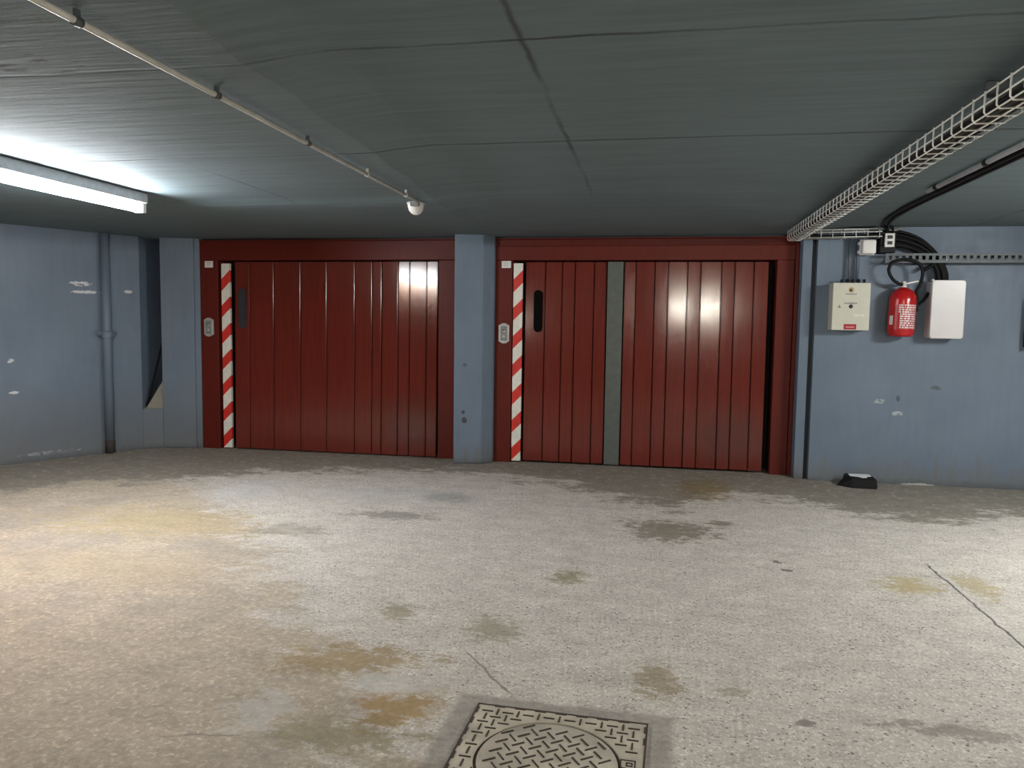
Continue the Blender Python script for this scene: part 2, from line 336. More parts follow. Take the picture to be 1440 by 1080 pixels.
# ------------------------------------------------------------------ mesh helper
class MB:
    def __init__(s): s.bm = bmesh.new(); s.mi = 0
    def _fin(s, vs, bev=0, seg=2):
        fs = set(f for v in vs for f in v.link_faces)
        for f in fs: f.material_index = s.mi
        if bev:
            es = list(set(e for v in vs for e in v.link_edges))
            r = bmesh.ops.bevel(s.bm, geom=es, offset=bev, segments=seg, affect='EDGES', profile=0.6)
            for f in r['faces']: f.material_index = s.mi
    def box(s, x0, x1, y0, y1, z0, z1, bev=0, seg=2, rot=None):
        r = bmesh.ops.create_cube(s.bm, size=1)['verts']
        c = Vector(((x0 + x1) / 2, (y0 + y1) / 2, (z0 + z1) / 2)); d = (x1 - x0, y1 - y0, z1 - z0)
        for v in r:
            p = Vector((v.co.x * d[0], v.co.y * d[1], v.co.z * d[2]))
            if rot is not None: p = rot @ p
            v.co = p + c
        s._fin(r, bev, seg); return s
    def prism(s, poly, z0, z1, bev=0):
        a = [s.bm.verts.new((x, y, z0)) for x, y in poly]; b = [s.bm.verts.new((x, y, z1)) for x, y in poly]
        n = len(poly); s.bm.faces.new(a[::-1]); s.bm.faces.new(b)
        for i in range(n): s.bm.faces.new((a[i], a[(i + 1) % n], b[(i + 1) % n], b[i]))
        s._fin(a + b, bev); return s
    def tube(s, pts, r, seg=10, cap=True, smooth=True):
        pts = [Vector(p) for p in pts]; rings = []
        rs = r if isinstance(r, (list, tuple)) else [r] * len(pts)
        t0 = (pts[1] - pts[0]).normalized()
        up = Vector((0, 0, 1)) if abs(t0.z) < 0.9 else Vector((1, 0, 0))
        nrm = (up - t0 * up.dot(t0)).normalized()
        for i, p in enumerate(pts):
            if i == 0: t = pts[1] - pts[0]
            elif i == len(pts) - 1: t = pts[-1] - pts[-2]
            else: t = (pts[i + 1] - p).normalized() + (p - pts[i - 1]).normalized()
            t.normalize(); nrm = (nrm - t * nrm.dot(t)).normalized(); bn = t.cross(nrm)
            rings.append([s.bm.verts.new(p + (nrm * math.cos(a) + bn * math.sin(a)) * rs[i]) for a in [2 * math.pi * k / seg for k in range(seg)]])
        fs = []
        for A, B in zip(rings, rings[1:]):
            for k in range(seg): fs.append(s.bm.faces.new((A[k], A[(k + 1) % seg], B[(k + 1) % seg], B[k])))
        for f in fs: f.smooth = smooth
        if cap: fs.append(s.bm.faces.new(rings[0][::-1])); fs.append(s.bm.faces.new(rings[-1]))
        for f in fs: f.material_index = s.mi
        return s
    def lathe(s, prof, c=(0, 0, 0), seg=32, mat=None, a0=0, a1=2 * math.pi):
        """prof: list of (r, z) about a vertical axis; mat: optional matrix applied after"""
        full = abs(a1 - a0 - 2 * math.pi) < 1e-6
        n = seg if full else seg + 1; rings = []
        for r, z in prof:
            rings.append([s.bm.verts.new((r * math.cos(a0 + (a1 - a0) * k / seg), r * math.sin(a0 + (a1 - a0) * k / seg), z)) for k in range(n)])
        fs = []
        for A, B in zip(rings, rings[1:]):
            for k in range(seg):
                q = (A[k], A[(k + 1) % n], B[(k + 1) % n], B[k]); fs.append(s.bm.faces.new(q))
        for f in fs: f.smooth = True; f.material_index = s.mi
        T = Matrix.Translation(c) @ (mat.to_4x4() if mat is not None else Matrix())
        for R in rings:
            for v in R: v.co = T @ v.co
        return s
    def build(s, name, mats, parent=None, origin=None, **props):
        bmesh.ops.remove_doubles(s.bm, verts=s.bm.verts, dist=1e-5)
        bmesh.ops.recalc_face_normals(s.bm, faces=s.bm.faces)
        o_ = Vector(origin) if origin is not None else (parent_world(parent) if parent else Vector((0, 0, 0)))
        for v in s.bm.verts: v.co -= o_
        me = bpy.data.meshes.new(name); s.bm.to_mesh(me); s.bm.free()
        for m in (mats if isinstance(mats, (list, tuple)) else [mats]): me.materials.append(m)
        o = bpy.data.objects.new(name, me); COL.objects.link(o)
        if parent: o.parent = parent
        else: o.location = o_
        for k, v in props.items(): o[k] = v
        return o
def parent_world(p):
    v = Vector((0, 0, 0))
    while p is not None: v += p.location; p = p.parent
    return v
def thing(name, loc, label=None, category=None, group=None, kind=None):
    o = bpy.data.objects.new(name, None); COL.objects.link(o); o.location = loc; o.empty_display_size = 0.1
    for k, v in (('label', label), ('category', category), ('group', group), ('kind', kind)):
        if v: o[k] = v
    return o
def text_mesh(txt, size, mat, parent, name, center, depth=0.0008, sx=1.0):
    """front-facing lettering in the plane y = const, facing -y"""
    c = bpy.data.curves.new(name, 'FONT'); c.body = txt; c.size = size; c.align_x = 'CENTER'; c.align_y = 'CENTER'; c.extrude = depth
    t = bpy.data.objects.new(name, c); COL.objects.link(t)
    bpy.context.view_layer.update()
    me = bpy.data.meshes.new_from_object(t.evaluated_get(bpy.context.evaluated_depsgraph_get()))
    bpy.data.objects.remove(t); bpy.data.curves.remove(c)
    me.transform(Matrix.Rotation(math.pi / 2, 4, 'X') @ Matrix.Diagonal((sx, 1, 1, 1)))
    me.materials.clear(); me.materials.append(mat)
    o = bpy.data.objects.new(name, me); COL.objects.link(o); o.parent = parent
    o.location = Vector(center) - parent_world(parent); return o
def spline(pts, n=6):
    """Catmull-Rom through pts"""
    P = [Vector(p) for p in pts]; P = [2 * P[0] - P[1]] + P + [2 * P[-1] - P[-2]]; out = []
    for i in range(1, len(P) - 2):
        for k in range(n):
            t = k / n; a, b, c, d = P[i - 1], P[i], P[i + 1], P[i + 2]
            out.append(0.5 * ((2 * b) + (c - a) * t + (2 * a - 5 * b + 4 * c - d) * t * t + (3 * b - a - 3 * c + d) * t ** 3))
    out.append(P[-2]); return out

D = 7.24        # plane of the door frames
YW = 7.06       # plane of the blue wall on the right
ZT = 2.166      # top of the door frames

# ------------------------------------------------------------------ setting
def build_floor():
    m = MB(); m.box(-12, 8.2, -12.2, 8.0, -0.2, 0.0); return m.build('floor', M['floor'], kind='structure')
build_floor()
def build_ceiling():
    m = MB(); bm = m.bm
    ys = [-12.2, -6, -2, 0, 1, 1.6, 2.0, 2.4, 2.75, 3.1, 3.4, 3.6, 3.8, 4.1, 4.4, 4.7, 4.92, 5.02, 5.08, 5.14, 5.2, 5.3, 5.5, 6.0, 6.6, 7.2, 8.0]
    def ex(y):
        e = -1.35 - 0.058 * (y - 2.4) + 0.018 * math.sin(y * 7.3) + 0.012 * math.sin(y * 17 + 1)
        return max(-1.6, min(-1.2, e))
    def sm(v, a, b):
        t = max(0, min(1, (v - a) / (b - a))); return t * t * (3 - 2 * t)
    def row(y):
        e = ex(y); q = sm(y, 5.0, 5.28); g = sm(y, 4.8, 7.2)
        zl = 2.205 - q * 0.024; z2 = 2.236 - max(q * 0.012, g * 0.054); z3 = 2.234 - g * 0.048; z4 = 2.225 - g * 0.010
        k = 1 - sm(y, 5.0, 5.4)
        zs = zl + (z2 - zl) * 0.5
        pts = [(-12, 2.183), (-3.57, 2.183), (-3.55, zl), (-2.4, zl + 0.001 * k), (e, zl), (e + 0.12, zs), (e + 0.30, z2), (0.3, z2), (1.3, z3), (1.8, z4), (8.2, z4)]
        return [bm.verts.new((x, y, z)) for x, z in pts]
    rows = [row(y) for y in ys]
    for A, B in zip(rows, rows[1:]):
        for k in range(len(A) - 1): bm.faces.new((A[k], B[k], B[k + 1], A[k + 1]))
    top = [bm.verts.new(p) for p in ((-12, -12.2, 2.5), (8.2, -12.2, 2.5), (8.2, 8, 2.5), (-12, 8, 2.5))]
    bm.faces.new(top)
    bm.faces.new([top[0], top[1]] + rows[0][::-1]); bm.faces.new([top[2], top[3]] + rows[-1])
    bm.faces.new([top[3], top[0]] + [r[0] for r in rows]); bm.faces.new([top[1], top[2]] + [r[-1] for r in rows[::-1]])
    return m.build('ceiling', M['ceiling'], kind='structure')
build_ceiling()
HC = 2.23
# left wall: runs obliquely towards the doors
d_l = Vector((0.467, 0.884)); n_l = Vector((-0.884, 0.467))
p0 = Vector((-5.805, 5.876)); p1 = Vector((-5.195, 7.03)); pm = p0 - d_l * 9.0
m = MB(); m.prism([tuple(pm), tuple(p1), tuple(p1 + n_l * 0.25), tuple(pm + n_l * 0.25)], 0, HC)
m.build('wall_left', M['blue_left'], kind='structure')
# niche and pier at the left end of the door wall
m = MB()
m.prism([(-5.20, 7.035), (-5.02, 7.115), (-5.02, 7.75), (-5.33, 7.75)], 0, 0.415, 0.006)
m.prism([(-5.02, 7.115), (-4.70, 7.205), (-4.70, 7.75), (-5.02, 7.75)], 0, HC, 0.008)
m.prism([(-4.70, 7.222), (-4.645, 7.235), (-4.645, 7.75), (-4.70, 7.75)], 0, HC, 0.004)
m.box(-5.6, -4.645, 7.75, 7.85, 0, HC)
m.prism([(-5.20, 7.035), (-5.33, 7.75), (-5.42, 7.75), (-5.24, 7.06)], 0.0, HC)
m.build('wall_niche', M['blue_left'], kind='structure')
m = MB(); bm = m.bm   # cement fillet in the niche
A = [bm.verts.new(p) for p in ((-5.195, 7.05, 0.416), (-5.022, 7.13, 0.416), (-5.022, 7.73, 0.416), (-5.31, 7.73, 0.416))]
B = [bm.verts.new(p) for p in ((-5.18, 7.08, 0.43), (-5.022, 7.14, 0.72), (-5.022, 7.73, 0.95), (-5.30, 7.73, 0.55))]
bm.faces.new(A); bm.faces.new(B[::-1])
for i in range(4): bm.faces.new((A[i], A[(i + 1) % 4], B[(i + 1) % 4], B[i]))
m.build('trim_1', M['patch'], kind='structure')
# pier between the doors
m = MB(); m.prism([(-1.863, 7.025), (-1.60, 7.075), (-1.512, 7.185), (-1.512, 7.50), (-1.863, 7.50)], 0, HC, 0.012)
m.build('wall_pier', M['blue_pier'], kind='structure')
# door wall: lintels, right part and jamb
m = MB()
m.box(-4.645, 1.27, 7.60, 7.75, 0, HC)
m.box(-4.645, -1.863, 7.29, 7.60, ZT + 0.004, HC); m.box(-1.512, 1.27, 7.29, 7.60, ZT + 0.004, HC)
m.build('wall_back', M['joint_and_shade'], kind='structure')  # lintels and back wall near-black: shadow strip over the doors painted in
m = MB()
m.box(1.272, 1.352, 7.10, 7.75, 0, HC, 0.006)
m.box(1.388, 8.2, YW, 7.75, 0, HC)
m.build('wall_right_bay', M['blue'], kind='structure')
m = MB(); m.box(1.352, 1.388, 7.135, 7.75, 0, HC); m.build('trim_2', M['joint_and_shade'], kind='structure')
m = MB(); m.box(8.0, 8.2, -12, 7.06, 0, HC); m.build('wall_right', M['blue'], kind='structure')
m = MB(); m.box(-12, 8.2, -12.2, -12.0, 0, HC); m.build('wall_front', M['blue'], kind='structure')
m = MB(); m.box(-12, -11.8, -12, -1.0, 0, HC); m.box(-12, -9.8, -2.2, -2.0, 0, HC); m.build('wall_left_rear', M['blue_left'], kind='structure')

# ------------------------------------------------------------------ garage doors
def board_row(xs, y, z0, z1, tilt, gap=0.007, skip=(), lean=0.0):
    m = MB()
    for i, (a, b) in enumerate(zip(xs, xs[1:])):
        if i in skip: continue
        t = tilt[i % len(tilt)]
        c = Vector(((a + b) / 2, y + 0.014, (z0 + z1) / 2)); wd = b - a - gap
        bm2 = bmesh.new(); r = bmesh.ops.create_cube(bm2, size=1)['verts']
        for v in r: v.co = Vector((v.co.x * wd, v.co.y * 0.028, v.co.z * (z1 - z0)))
        bmesh.ops.bevel(bm2, geom=[e for e in bm2.edges], offset=0.006, segments=3, affect='EDGES')
        rot = Matrix.Rotation(math.radians(t[0]), 3, 'Z') @ Matrix.Rotation(math.radians(t[1] * 0.5 + lean), 3, 'X')
        for v in bm2.verts: v.co = rot @ v.co + c
        me = bpy.data.meshes.new('tmp'); bm2.to_mesh(me); bm2.free(); m.bm.from_mesh(me); bpy.data.meshes.remove(me)
    return m

def stadium(m, x, y0, y1, z0, z1, hw, seg=10):
    pts = []
    for k in range(seg + 1): a = math.pi * k / seg; pts.append((x + hw * math.cos(a), z1 - hw + hw * math.sin(a)))
    for k in range(seg + 1): a = math.pi + math.pi * k / seg; pts.append((x + hw * math.cos(a), z0 + hw + hw * math.sin(a)))
    a = [m.bm.verts.new((p, y0, z)) for p, z in pts]; b = [m.bm.verts.new((p, y1, z)) for p, z in pts]
    n = len(pts); m.bm.faces.new(a); m.bm.faces.new(b[::-1])
    for i in range(n): m.bm.faces.new((a[i], b[i], b[(i + 1) % n], a[(i + 1) % n]))
    return m

# left door
d1 = thing('door_1', (-3.2, D, 0), 'left dark red boarded garage door between the blue pier and the niche', 'garage door', None, 'structure')
m = MB()
m.box(-4.643, -4.445, D, 7.55, 0.0, 1.962, 0.006)
m.box(-2.088, -1.60, D + 0.028, 7.55, 0.0, 1.962, 0.006)
m.box(-4.643, -1.60, D, 7.55, 1.962, ZT - 0.012, 0.006)
m.box(-4.643, -1.60, D - 0.012, 7.55, ZT - 0.012, ZT, 0.005)
m.build('door_frame', M['red_frame'], d1)
m = MB(); m.box(-4.445, -2.088, 7.50, 7.55, 0, 1.962); m.build('gap_shade_sheet', M['gap_shade'], d1)
xs = [-4.283, -4.113, -3.845, -3.55, -3.265, -2.964, -2.78, -2.68, -2.506, -2.388, -2.212, -2.100]
leaf1 = board_row(xs, D + 0.035, 0.012, 1.95, [(0, 0), (0.3, 0.1), (0, 0), (0, 0), (0, 0), (-0.9, 0), (-1.7, -.1), (-3.2, 0.1), (-0.2, 0.1), (-1.2, 0), (-2.6, 0), (0.2, 0.1)], lean=-1.0).build('door_leaf', M['red'], d1)
stadium(MB(), -4.187, D + 0.022, D + 0.036, 1.263, 1.679, 0.042).build('pull_slot', M['slot_grey'], leaf1, label='slate grey recessed pull')
m = MB(); m.box(-4.412, -4.318, D + 0.012, D + 0.05, 0.012, 1.93, 0.004); m.build('hazard_post', M['hazard_l'], d1, label='red and white striped door edge')
# right door
d2 = thing('door_2', (-0.1, D, 0), 'right dark red boarded garage door with a grey vertical strip', 'garage door', None, 'structure')
m = MB()
m.box(-1.51, -1.345, D, 7.55, 0.0, 1.957, 0.006)
m.box(1.083, 1.232, D, 7.55, 0.0, 1.957, 0.006)
m.box(1.236, 1.270, D - 0.012, 7.55, 0.0, ZT, 0.005)
m.box(-1.51, 1.236, D, 7.55, 1.957, 2.092, 0.006)
m.box(-1.51, 1.236, D + 0.014, 7.55, 2.09, ZT - 0.012, 0.004)
m.box(-1.51, 1.236, D - 0.010, 7.55, ZT - 0.012, ZT, 0.005)
m.build('door_frame', M['red_frame'], d2)
m = MB(); m.box(-1.345, 1.083, 7.50, 7.55, 0, 1.957); m.build('gap_shade_sheet', M['gap_shade'], d2)
xs = [-1.228, -1.034, -0.87, -0.748, -0.566, -0.445, -0.285, -0.175, 0.0, 0.125, 0.298, 0.42, 0.604, 0.723, 0.892, 1.022]
ti = [(0, 0), (0.3, 0), (-0.2, 0.1), (0.2, 0), (0, 0), (0, 0), (1.7, 0.1), (-1.0, 0.2), (-0.1, 0), (0.8, 0.1), (2.2, -0.1), (-0.5, 0.0), (1.0, 0.1), (0, 0), (-0.3, 0)]
leaf2 = board_row(xs, D + 0.045, 0.02, 1.945, ti, skip=(5,), lean=-1.3).build('door_leaf', M['red'], d2)
m = MB(); m.box(-0.438, -0.292, D + 0.042, D + 0.06, 0.012, 1.945, 0.003); m.build('cover_strip', M['strip'], leaf2, label='flat grey vertical strip')
stadium(MB(), -1.096, D + 0.032, D + 0.046, 1.272, 1.676, 0.042).build('pull_slot', M['slot'], leaf2, label='black recessed pull')
m = MB(); m.box(-1.336, -1.247, D + 0.012, D + 0.05, 0.014, 1.93, 0.004); m.build('hazard_post', M['hazard_r'], d2, label='red and white striped door edge')

# number plates and key switches on the door posts
for (x, z, txt, lab) in ((-4.540, 1.921, '20', 'small white number plate on the left door post, above a grey key switch'),
                         (-1.405, 1.916, '21', 'small white number plate on the right door post, beside the blue pier')):
    t = thing('number_plate', (x, D, z), lab, 'number plate', 'number plates on the door posts')
    m = MB(); m.box(x - 0.046, x + 0.046, D - 0.006, D - 0.0002, z - 0.034, z + 0.034, 0.003); m.build('plate', M['plate_white'], t)
    text_mesh(txt, 0.05, M['ink_pale'], t, 'number', (x, D - 0.0066, z))
for (x, z, lab) in ((-4.545, 1.272, 'grey metal key switch on the post of the left red door'), (-1.418, 1.257, 'bright grey key switch on the post beside the central blue pier')):
    t = thing('key_switch', (x, D, z), lab, 'switch', 'key switches on the door posts')
    m = MB(); m.box(x - 0.052, x + 0.052, D - 0.02, D - 0.0002, z - 0.08, z + 0.08, 0.004)
    stadium(m, x, D - 0.0204, D - 0.001, z - 0.098, z + 0.098, 0.050); m.build('plate', M['switch_metal'], t)
    m = MB(); m.box(x - 0.033, x + 0.033, D - 0.024, D - 0.019, z - 0.07, z + 0.068, 0.003); inl = m.build('inlay', M['switch_dark'], t)
    RX = Matrix.Rotation(math.pi / 2, 3, 'X')
    m = MB(); m.lathe([(0.0, 0.034), (0.014, 0.034), (0.016, 0.030), (0.016, 0.02)], (x, D, z + 0.02), 16, RX); m.build('lock', M['chrome'], inl)
    m = MB(); m.lathe([(0.0, 0.030), (0.012, 0.030), (0.014, 0.027), (0.014, 0.02)], (x, D, z - 0.03), 16, RX); m.build('button', M['switch_metal'], inl)

# ------------------------------------------------------------------ left side: drain pipe, cable
c = Vector((-5.363, 6.714)) + Vector((0.884, -0.467)) * 0.055
pw = thing('drain_pipe', (c.x, c.y, 0), 'blue painted vertical drain pipe against the flaking left wall', 'pipe')
m = MB(); m.tube([(c.x, c.y, 0.13), (c.x, c.y, 2.18)], 0.044, 20); m.build('pipe', M['pipe_blue'], pw)
m = MB(); m.lathe([(0.0, 1.155), (0.054, 1.155), (0.056, 1.165), (0.056, 1.205), (0.050, 1.225), (0.0, 1.225)], (c.x, c.y, 0), 20); m.build('collar', M['pipe_blue'], pw)
for q in (-1, 1):
    e = c + d_l * 0.062 * q
    m = MB(); m.box(e.x - 0.014, e.x + 0.014, e.y - 0.03, e.y + 0.03, 1.18, 1.225, 0.004); m.build('bracket', M['pipe_blue'], pw)
m = MB(); m.tube([(c.x, c.y, 0.02), (c.x, c.y, 0.135)], 0.046, 20); m.build('foot', M['rust'], pw, label='rusty black foot of the pipe')
m = MB(); m.tube(spline([(-5.03, 7.22, 1.32), (-5.055, 7.2, 1.154), (-5.12, 7.19, 0.9), (-5.175, 7.17, 0.66), (-5.19, 7.12, 0.50), (-5.185, 7.09, 0.445)], 6), 0.011, 8)
m.build('power_cable', M['black_rubber'], None, (-5.19, 7.1, 0.44), label='black cable hanging into the bare cement niche by the left pier', category='cable')

# ------------------------------------------------------------------ lamps
def tube_light(x, y0, y1, zc, mat, label, top, side=-1):
    t = thing('tube_light', (x, (y0 + y1) / 2, top), label, 'ceiling light')
    m = MB(); m.box(x - 0.05, x + 0.05, y0, y1, zc + 0.028, top - 0.002, 0.008)
    m.box(x + 0.05 * side - 0.005, x + 0.05 * side + 0.005, y0, y1, zc - 0.005, zc + 0.035); m.build('housing', M['housing'], t)  # skirt added on one side to keep tube light off the ceiling there
    m = MB(); m.lathe([(0.0, 0.0), (0.02, 0.0), (0.032, 0.008), (0.034, 0.02), (0.034, y1 - y0 - 0.10), (0.032, y1 - y0 - 0.088), (0.02, y1 - y0 - 0.08), (0, y1 - y0 - 0.08)],
                      (x, y1 - 0.04, zc), 16, Matrix.Rotation(math.pi / 2, 3, 'X')); m.build('diffuser', mat, t, label='glowing tube')
    for yy in (y0 + 0.02, y1 - 0.02):
        m = MB(); m.box(x - 0.036, x + 0.036, yy - 0.02, yy + 0.02, zc - 0.036, zc + 0.03, 0.006); m.build('end_cap', M['plate_white'], t)
    return t
tube_light(-3.47, 3.22, 4.74, 2.105, M['tube'], 'long glowing white tube light on the ceiling at upper left', 2.205)
tube_light(3.7, 3.4, 4.9, 2.105, M['tube_r'], 'tube light on the ceiling beyond the right edge of the frame', 2.224, 1)
tr = tube_light(0.0, -0.37, 0.37, 0.0, M['tube_b'], 'tube light on the ceiling of the lane behind, right of the middle', 0.115)
tr.location = (0.9, -1.3, 2.235); tr.rotation_euler = (0, 0, math.pi / 2)
for o in tr.children: o.location.z = 0.0
tube_light(-3.4, -5.3, -4.6, 2.105, M['tube_b'], 'tube light on the ceiling of the lane behind, far to the left', 2.205)
t = thing('bulkhead_lamp', (-3.95, 2.9, 2.18), 'warm bulkhead lamp on the ceiling beyond the left edge of the frame', 'ceiling light')
m = MB(); m.lathe([(0, 0.0), (0.15, 0.0), (0.16, -0.02), (0.16, -0.04)], (-3.95, 2.9, 2.18), 24); m.build('lamp_base', M['housing'], t)
m = MB(); m.lathe([(0.14, -0.03), (0.135, -0.07), (0.11, -0.12), (0.06, -0.15), (0.0, -0.16)], (-3.95, 2.9, 2.18), 24); m.build('lamp_globe', M['bulb'], t)

# ------------------------------------------------------------------ ceiling conduit with dome
cx = -1.60
t = thing('ceiling_conduit', (cx, 3.2, 2.2), 'thin off-white conduit clipped along the ceiling, ending at the white dome', 'conduit')
m = MB(); m.tube([(cx, -1.0, 2.172), (cx, 5.06, 2.172)], 0.0105, 12); m.build('conduit', M['conduit_white'], t)
for yy in (1.22, 1.93, 2.62, 3.37, 4.12, 4.80):
    m = MB(); m.tube([(cx, yy - 0.014, 2.172), (cx, yy + 0.014, 2.172)], 0.0145, 12); m.box(cx - 0.006, cx + 0.006, yy - 0.008, yy + 0.008, 2.184, 2.2045)
    m.build('clip', M['conduit_white'] if yy > 4 else M['zinc_dull'], t)
t = thing('dome_fitting', (-1.648, 5.12, 2.18), 'white half-dome fitting under the ceiling at the end of the thin conduit', 'ceiling fitting')
m = MB(); m.lathe([(0.0, 0.0), (0.062, 0.0), (0.062, -0.012), (0.058, -0.015)], (-1.648, 5.16, 2.18), 28); m.build('base', M['conduit_white'], t)
m = MB(); m.lathe([(0.057, -0.012), (0.056, -0.03), (0.048, -0.055), (0.034, -0.073), (0.016, -0.083), (0.0, -0.085)], (-1.648, 5.16, 2.18), 28); m.build('dome', M['plate_white'], t)
m = MB(); m.box(-1.66, -1.60, 5.06, 5.10, 2.145, 2.170, 0.004); m.build('cable_gland', M['ink'], t)

# ------------------------------------------------------------------ wire cable tray along the ceiling
XL, XR, ZB, ZU = 1.125, 1.238, 2.105, 2.180
t = thing('cable_tray', (1.18, 3.5, 2.2), 'galvanised wire basket cable tray running along the ceiling to the right door', 'cable tray')
y0, y1 = 0.6, 7.02
for (x, z) in ((XL, ZU), (XL, ZB + 0.035), (XL + 0.005, ZB), ((XL + XR) / 2, ZB - 0.004), (XR - 0.005, ZB), (XR, ZB + 0.035), (XR, ZU)):
    m = MB(); m.tube([(x, y0, z), (x, y1, z)], 0.0034, 6); m.build('long_wire', M['zinc'], t)
y = 0.7
while y < y1:
    m = MB(); m.tube([(XL - 0.002, y, ZU + 0.006), (XL - 0.002, y, ZB + 0.008), (XL + 0.008, y, ZB - 0.004), (XR - 0.008, y, ZB - 0.004), (XR + 0.002, y, ZB + 0.008), (XR + 0.002, y, ZU + 0.006)], 0.0038, 6)
    m.build('cross_wire', M['zinc'], t); y += 0.1
for yy in (1.5, 3.05, 4.6, 6.1):
    m = MB(); m.box(XL + 0.02, XR - 0.02, yy - 0.012, yy + 0.012, ZU + 0.004, 2.2315); m.box(XL - 0.004, XR + 0.004, yy - 0.012, yy + 0.012, ZU, ZU + 0.006); m.build('hanger', M['zinc_dull'], t)
for i, (x, z, r) in enumerate(((1.145, 2.122, 0.011), (1.170, 2.124, 0.013), (1.197, 2.121, 0.010), (1.218, 2.123, 0.012), (1.158, 2.145, 0.011), (1.185, 2.147, 0.012), (1.210, 2.145, 0.010))):
    pts = [(x + 0.004 * math.sin(k * 1.7 + i), 0.6 + k * 0.45, z) for k in range(14)] + [(x + 0.02, 6.93, z)]
    m = MB(); m.tube(spline(pts, 3), r, 8)
    m.build('tray_cable', M['dusty'] if i % 3 else M['black_rubber'], None, (x, 3.5, z), label='one of the dusty dark cables lying in the wire tray on the ceiling', category='cable', group='cables lying in the wire tray')
# short wire tray along the wall
t = thing('wall_cable_tray', (1.56, 6.98, 2.12), 'short wire basket tray along the blue wall above the cream panel', 'cable tray')
for (yy, z) in ((6.935, 2.118), (6.935, 2.158), (6.935, 2.182), (7.03, 2.118), (7.03, 2.182)):
    m = MB(); m.tube([(1.262, yy, z), (1.87, yy, z + 0.008)], 0.0045, 6); m.build('long_wire', M['zinc'], t)
for k in range(7):
    x = 1.29 + k * 0.093
    m = MB(); m.tube([(x, 6.930, 2.188), (x, 6.930, 2.116), (x, 7.036, 2.114), (x, 7.036, 2.188)], 0.0035, 6); m.build('cross_wire', M['zinc'], t)
for k in range(3):
    yy = 6.955 + 0.026 * k
    m = MB(); m.tube(spline([(1.255, yy, 2.136), (1.5, yy + 0.004, 2.134), (1.9, yy, 2.14)], 6), 0.011, 8)
    m.build('tray_cable', M['black_rubber'], None, (1.5, yy, 2.135), label='one of the black cables in the short wire tray on the wall', category='cable', group='cables in the short wall tray')
# two dark cables and a pale conduit along the ceiling
for dx, zz, r, lab in ((1.70, 2.206, 0.014, 'black cable along the ceiling right of the wire tray, nearer the tray'), (1.745, 2.206, 0.013, 'black cable along the ceiling right of the wire tray, farther from the tray')):
    m = MB(); m.tube(spline([(dx, 0.8, zz), (dx, 2.5, zz), (dx + 0.01, 4.4, zz), (dx + 0.03, 6.0, zz), (dx + 0.12, 6.75, zz - 0.004), (dx + 0.2, 6.92, zz - 0.02), (dx + 0.22, 6.96, 2.10)], 5), r, 8)
    m.build('ceiling_cable', M['black_rubber'], None, (dx, 3.5, zz), label=lab, category='cable', group='black cables along the ceiling')
t = thing('pale_conduit', (1.655, 3.5, 2.2), 'pale grey conduit on the ceiling beside the pair of black cables', 'conduit')
m = MB(); m.tube([(1.655, 0.8, 2.208), (1.655, 5.2, 2.208)], 0.015, 10); m.build('conduit', plain('pale_grey_pvc', (0.36, 0.37, 0.38), 0.45), t)
for yy in (1.9, 3.3, 4.35, 5.05):
    m = MB(); m.tube([(1.655, yy - 0.02, 2.208), (1.655, yy + 0.02, 2.208)], 0.019, 10); m.build('clip', M['black_plastic'], t)

# ------------------------------------------------------------------ right wall equipment
FY = 6.895
t = thing('control_panel', (1.64, YW, 1.335), 'cream control panel with a red label on the blue wall, below two conduits', 'control panel')
m = MB(); m.box(1.494, 1.790, FY + 0.03, YW - 0.0005, 1.335, 1.733, 0.005); m.build('panel_body', M['cream'], t)
m = MB(); m.box(1.492, 1.792, FY, FY + 0.028, 1.333, 1.735, 0.007); pd = m.build('panel_door', M['cream'], t)
RX = Matrix.Rotation(math.pi / 2, 3, 'X')
m = MB(); m.lathe([(0.0, 0.0), (0.022, 0.0)], (1.638, FY - 0.0008, 1.675), 20, RX); m.mi = 1
m.lathe([(0.0, 0.0005), (0.011, 0.0005)], (1.634, FY - 0.0008, 1.672), 16, RX)
m.build('emblem', [M['gold'], M['ink_dark']], pd, label='round gold emblem')
def print_line(m, x0, x1, y, z, h, n):
    wd = (x1 - x0) / n
    for k in range(n): m.box(x0 + k * wd + wd * 0.12, x0 + (k + 1) * wd - wd * 0.12, y - 0.0008, y, z - h / 2, z + h / 2)
for (a, b, z, h, k) in ((1.595, 1.683, 1.640, 0.010, 9), (1.585, 1.690, 1.562, 0.013, 10)):
    m = MB(); print_line(m, a, b, FY, z, h, k); m.build('printed_line', M['ink'], pd)
m = MB(); m.lathe([(0.0, 0.012), (0.010, 0.012), (0.016, 0.004), (0.017, 0.0)], (1.640, FY, 1.535), 16, RX); m.build('panel_lock', M['ink_dark'], pd)
m = MB(); a = [m.bm.verts.new((1.548 + px, FY - 0.0009, 1.534 + pz)) for px, pz in ((-0.015, -0.012), (0.015, -0.012), (0.0, 0.016))]; m.bm.faces.new(a); m.build('warning_triangle', M['ink'], pd)
m = MB(); m.box(1.668, 1.748, FY - 0.001, FY, 1.452, 1.468); m.build('raised_label', M['cream_dim'], pd)
m = MB(); m.box(1.590, 1.690, FY - 0.002, FY, 1.341, 1.386, 0.0008); m.mi = 1; print_line(m, 1.606, 1.672, FY - 0.002, 1.361, 0.010, 8); m.build('red_label', [M['red_label'], M['pink']], pd, label='red label with a pale printed line')
for k in range(5):
    m = MB(); m.tube([(1.575 + 0.045 * k, 6.97, 1.732), (1.575 + 0.045 * k, 6.97, 1.768)], 0.013 if k % 2 else 0.011, 10); m.build('cable_gland', M['black_plastic'], t)
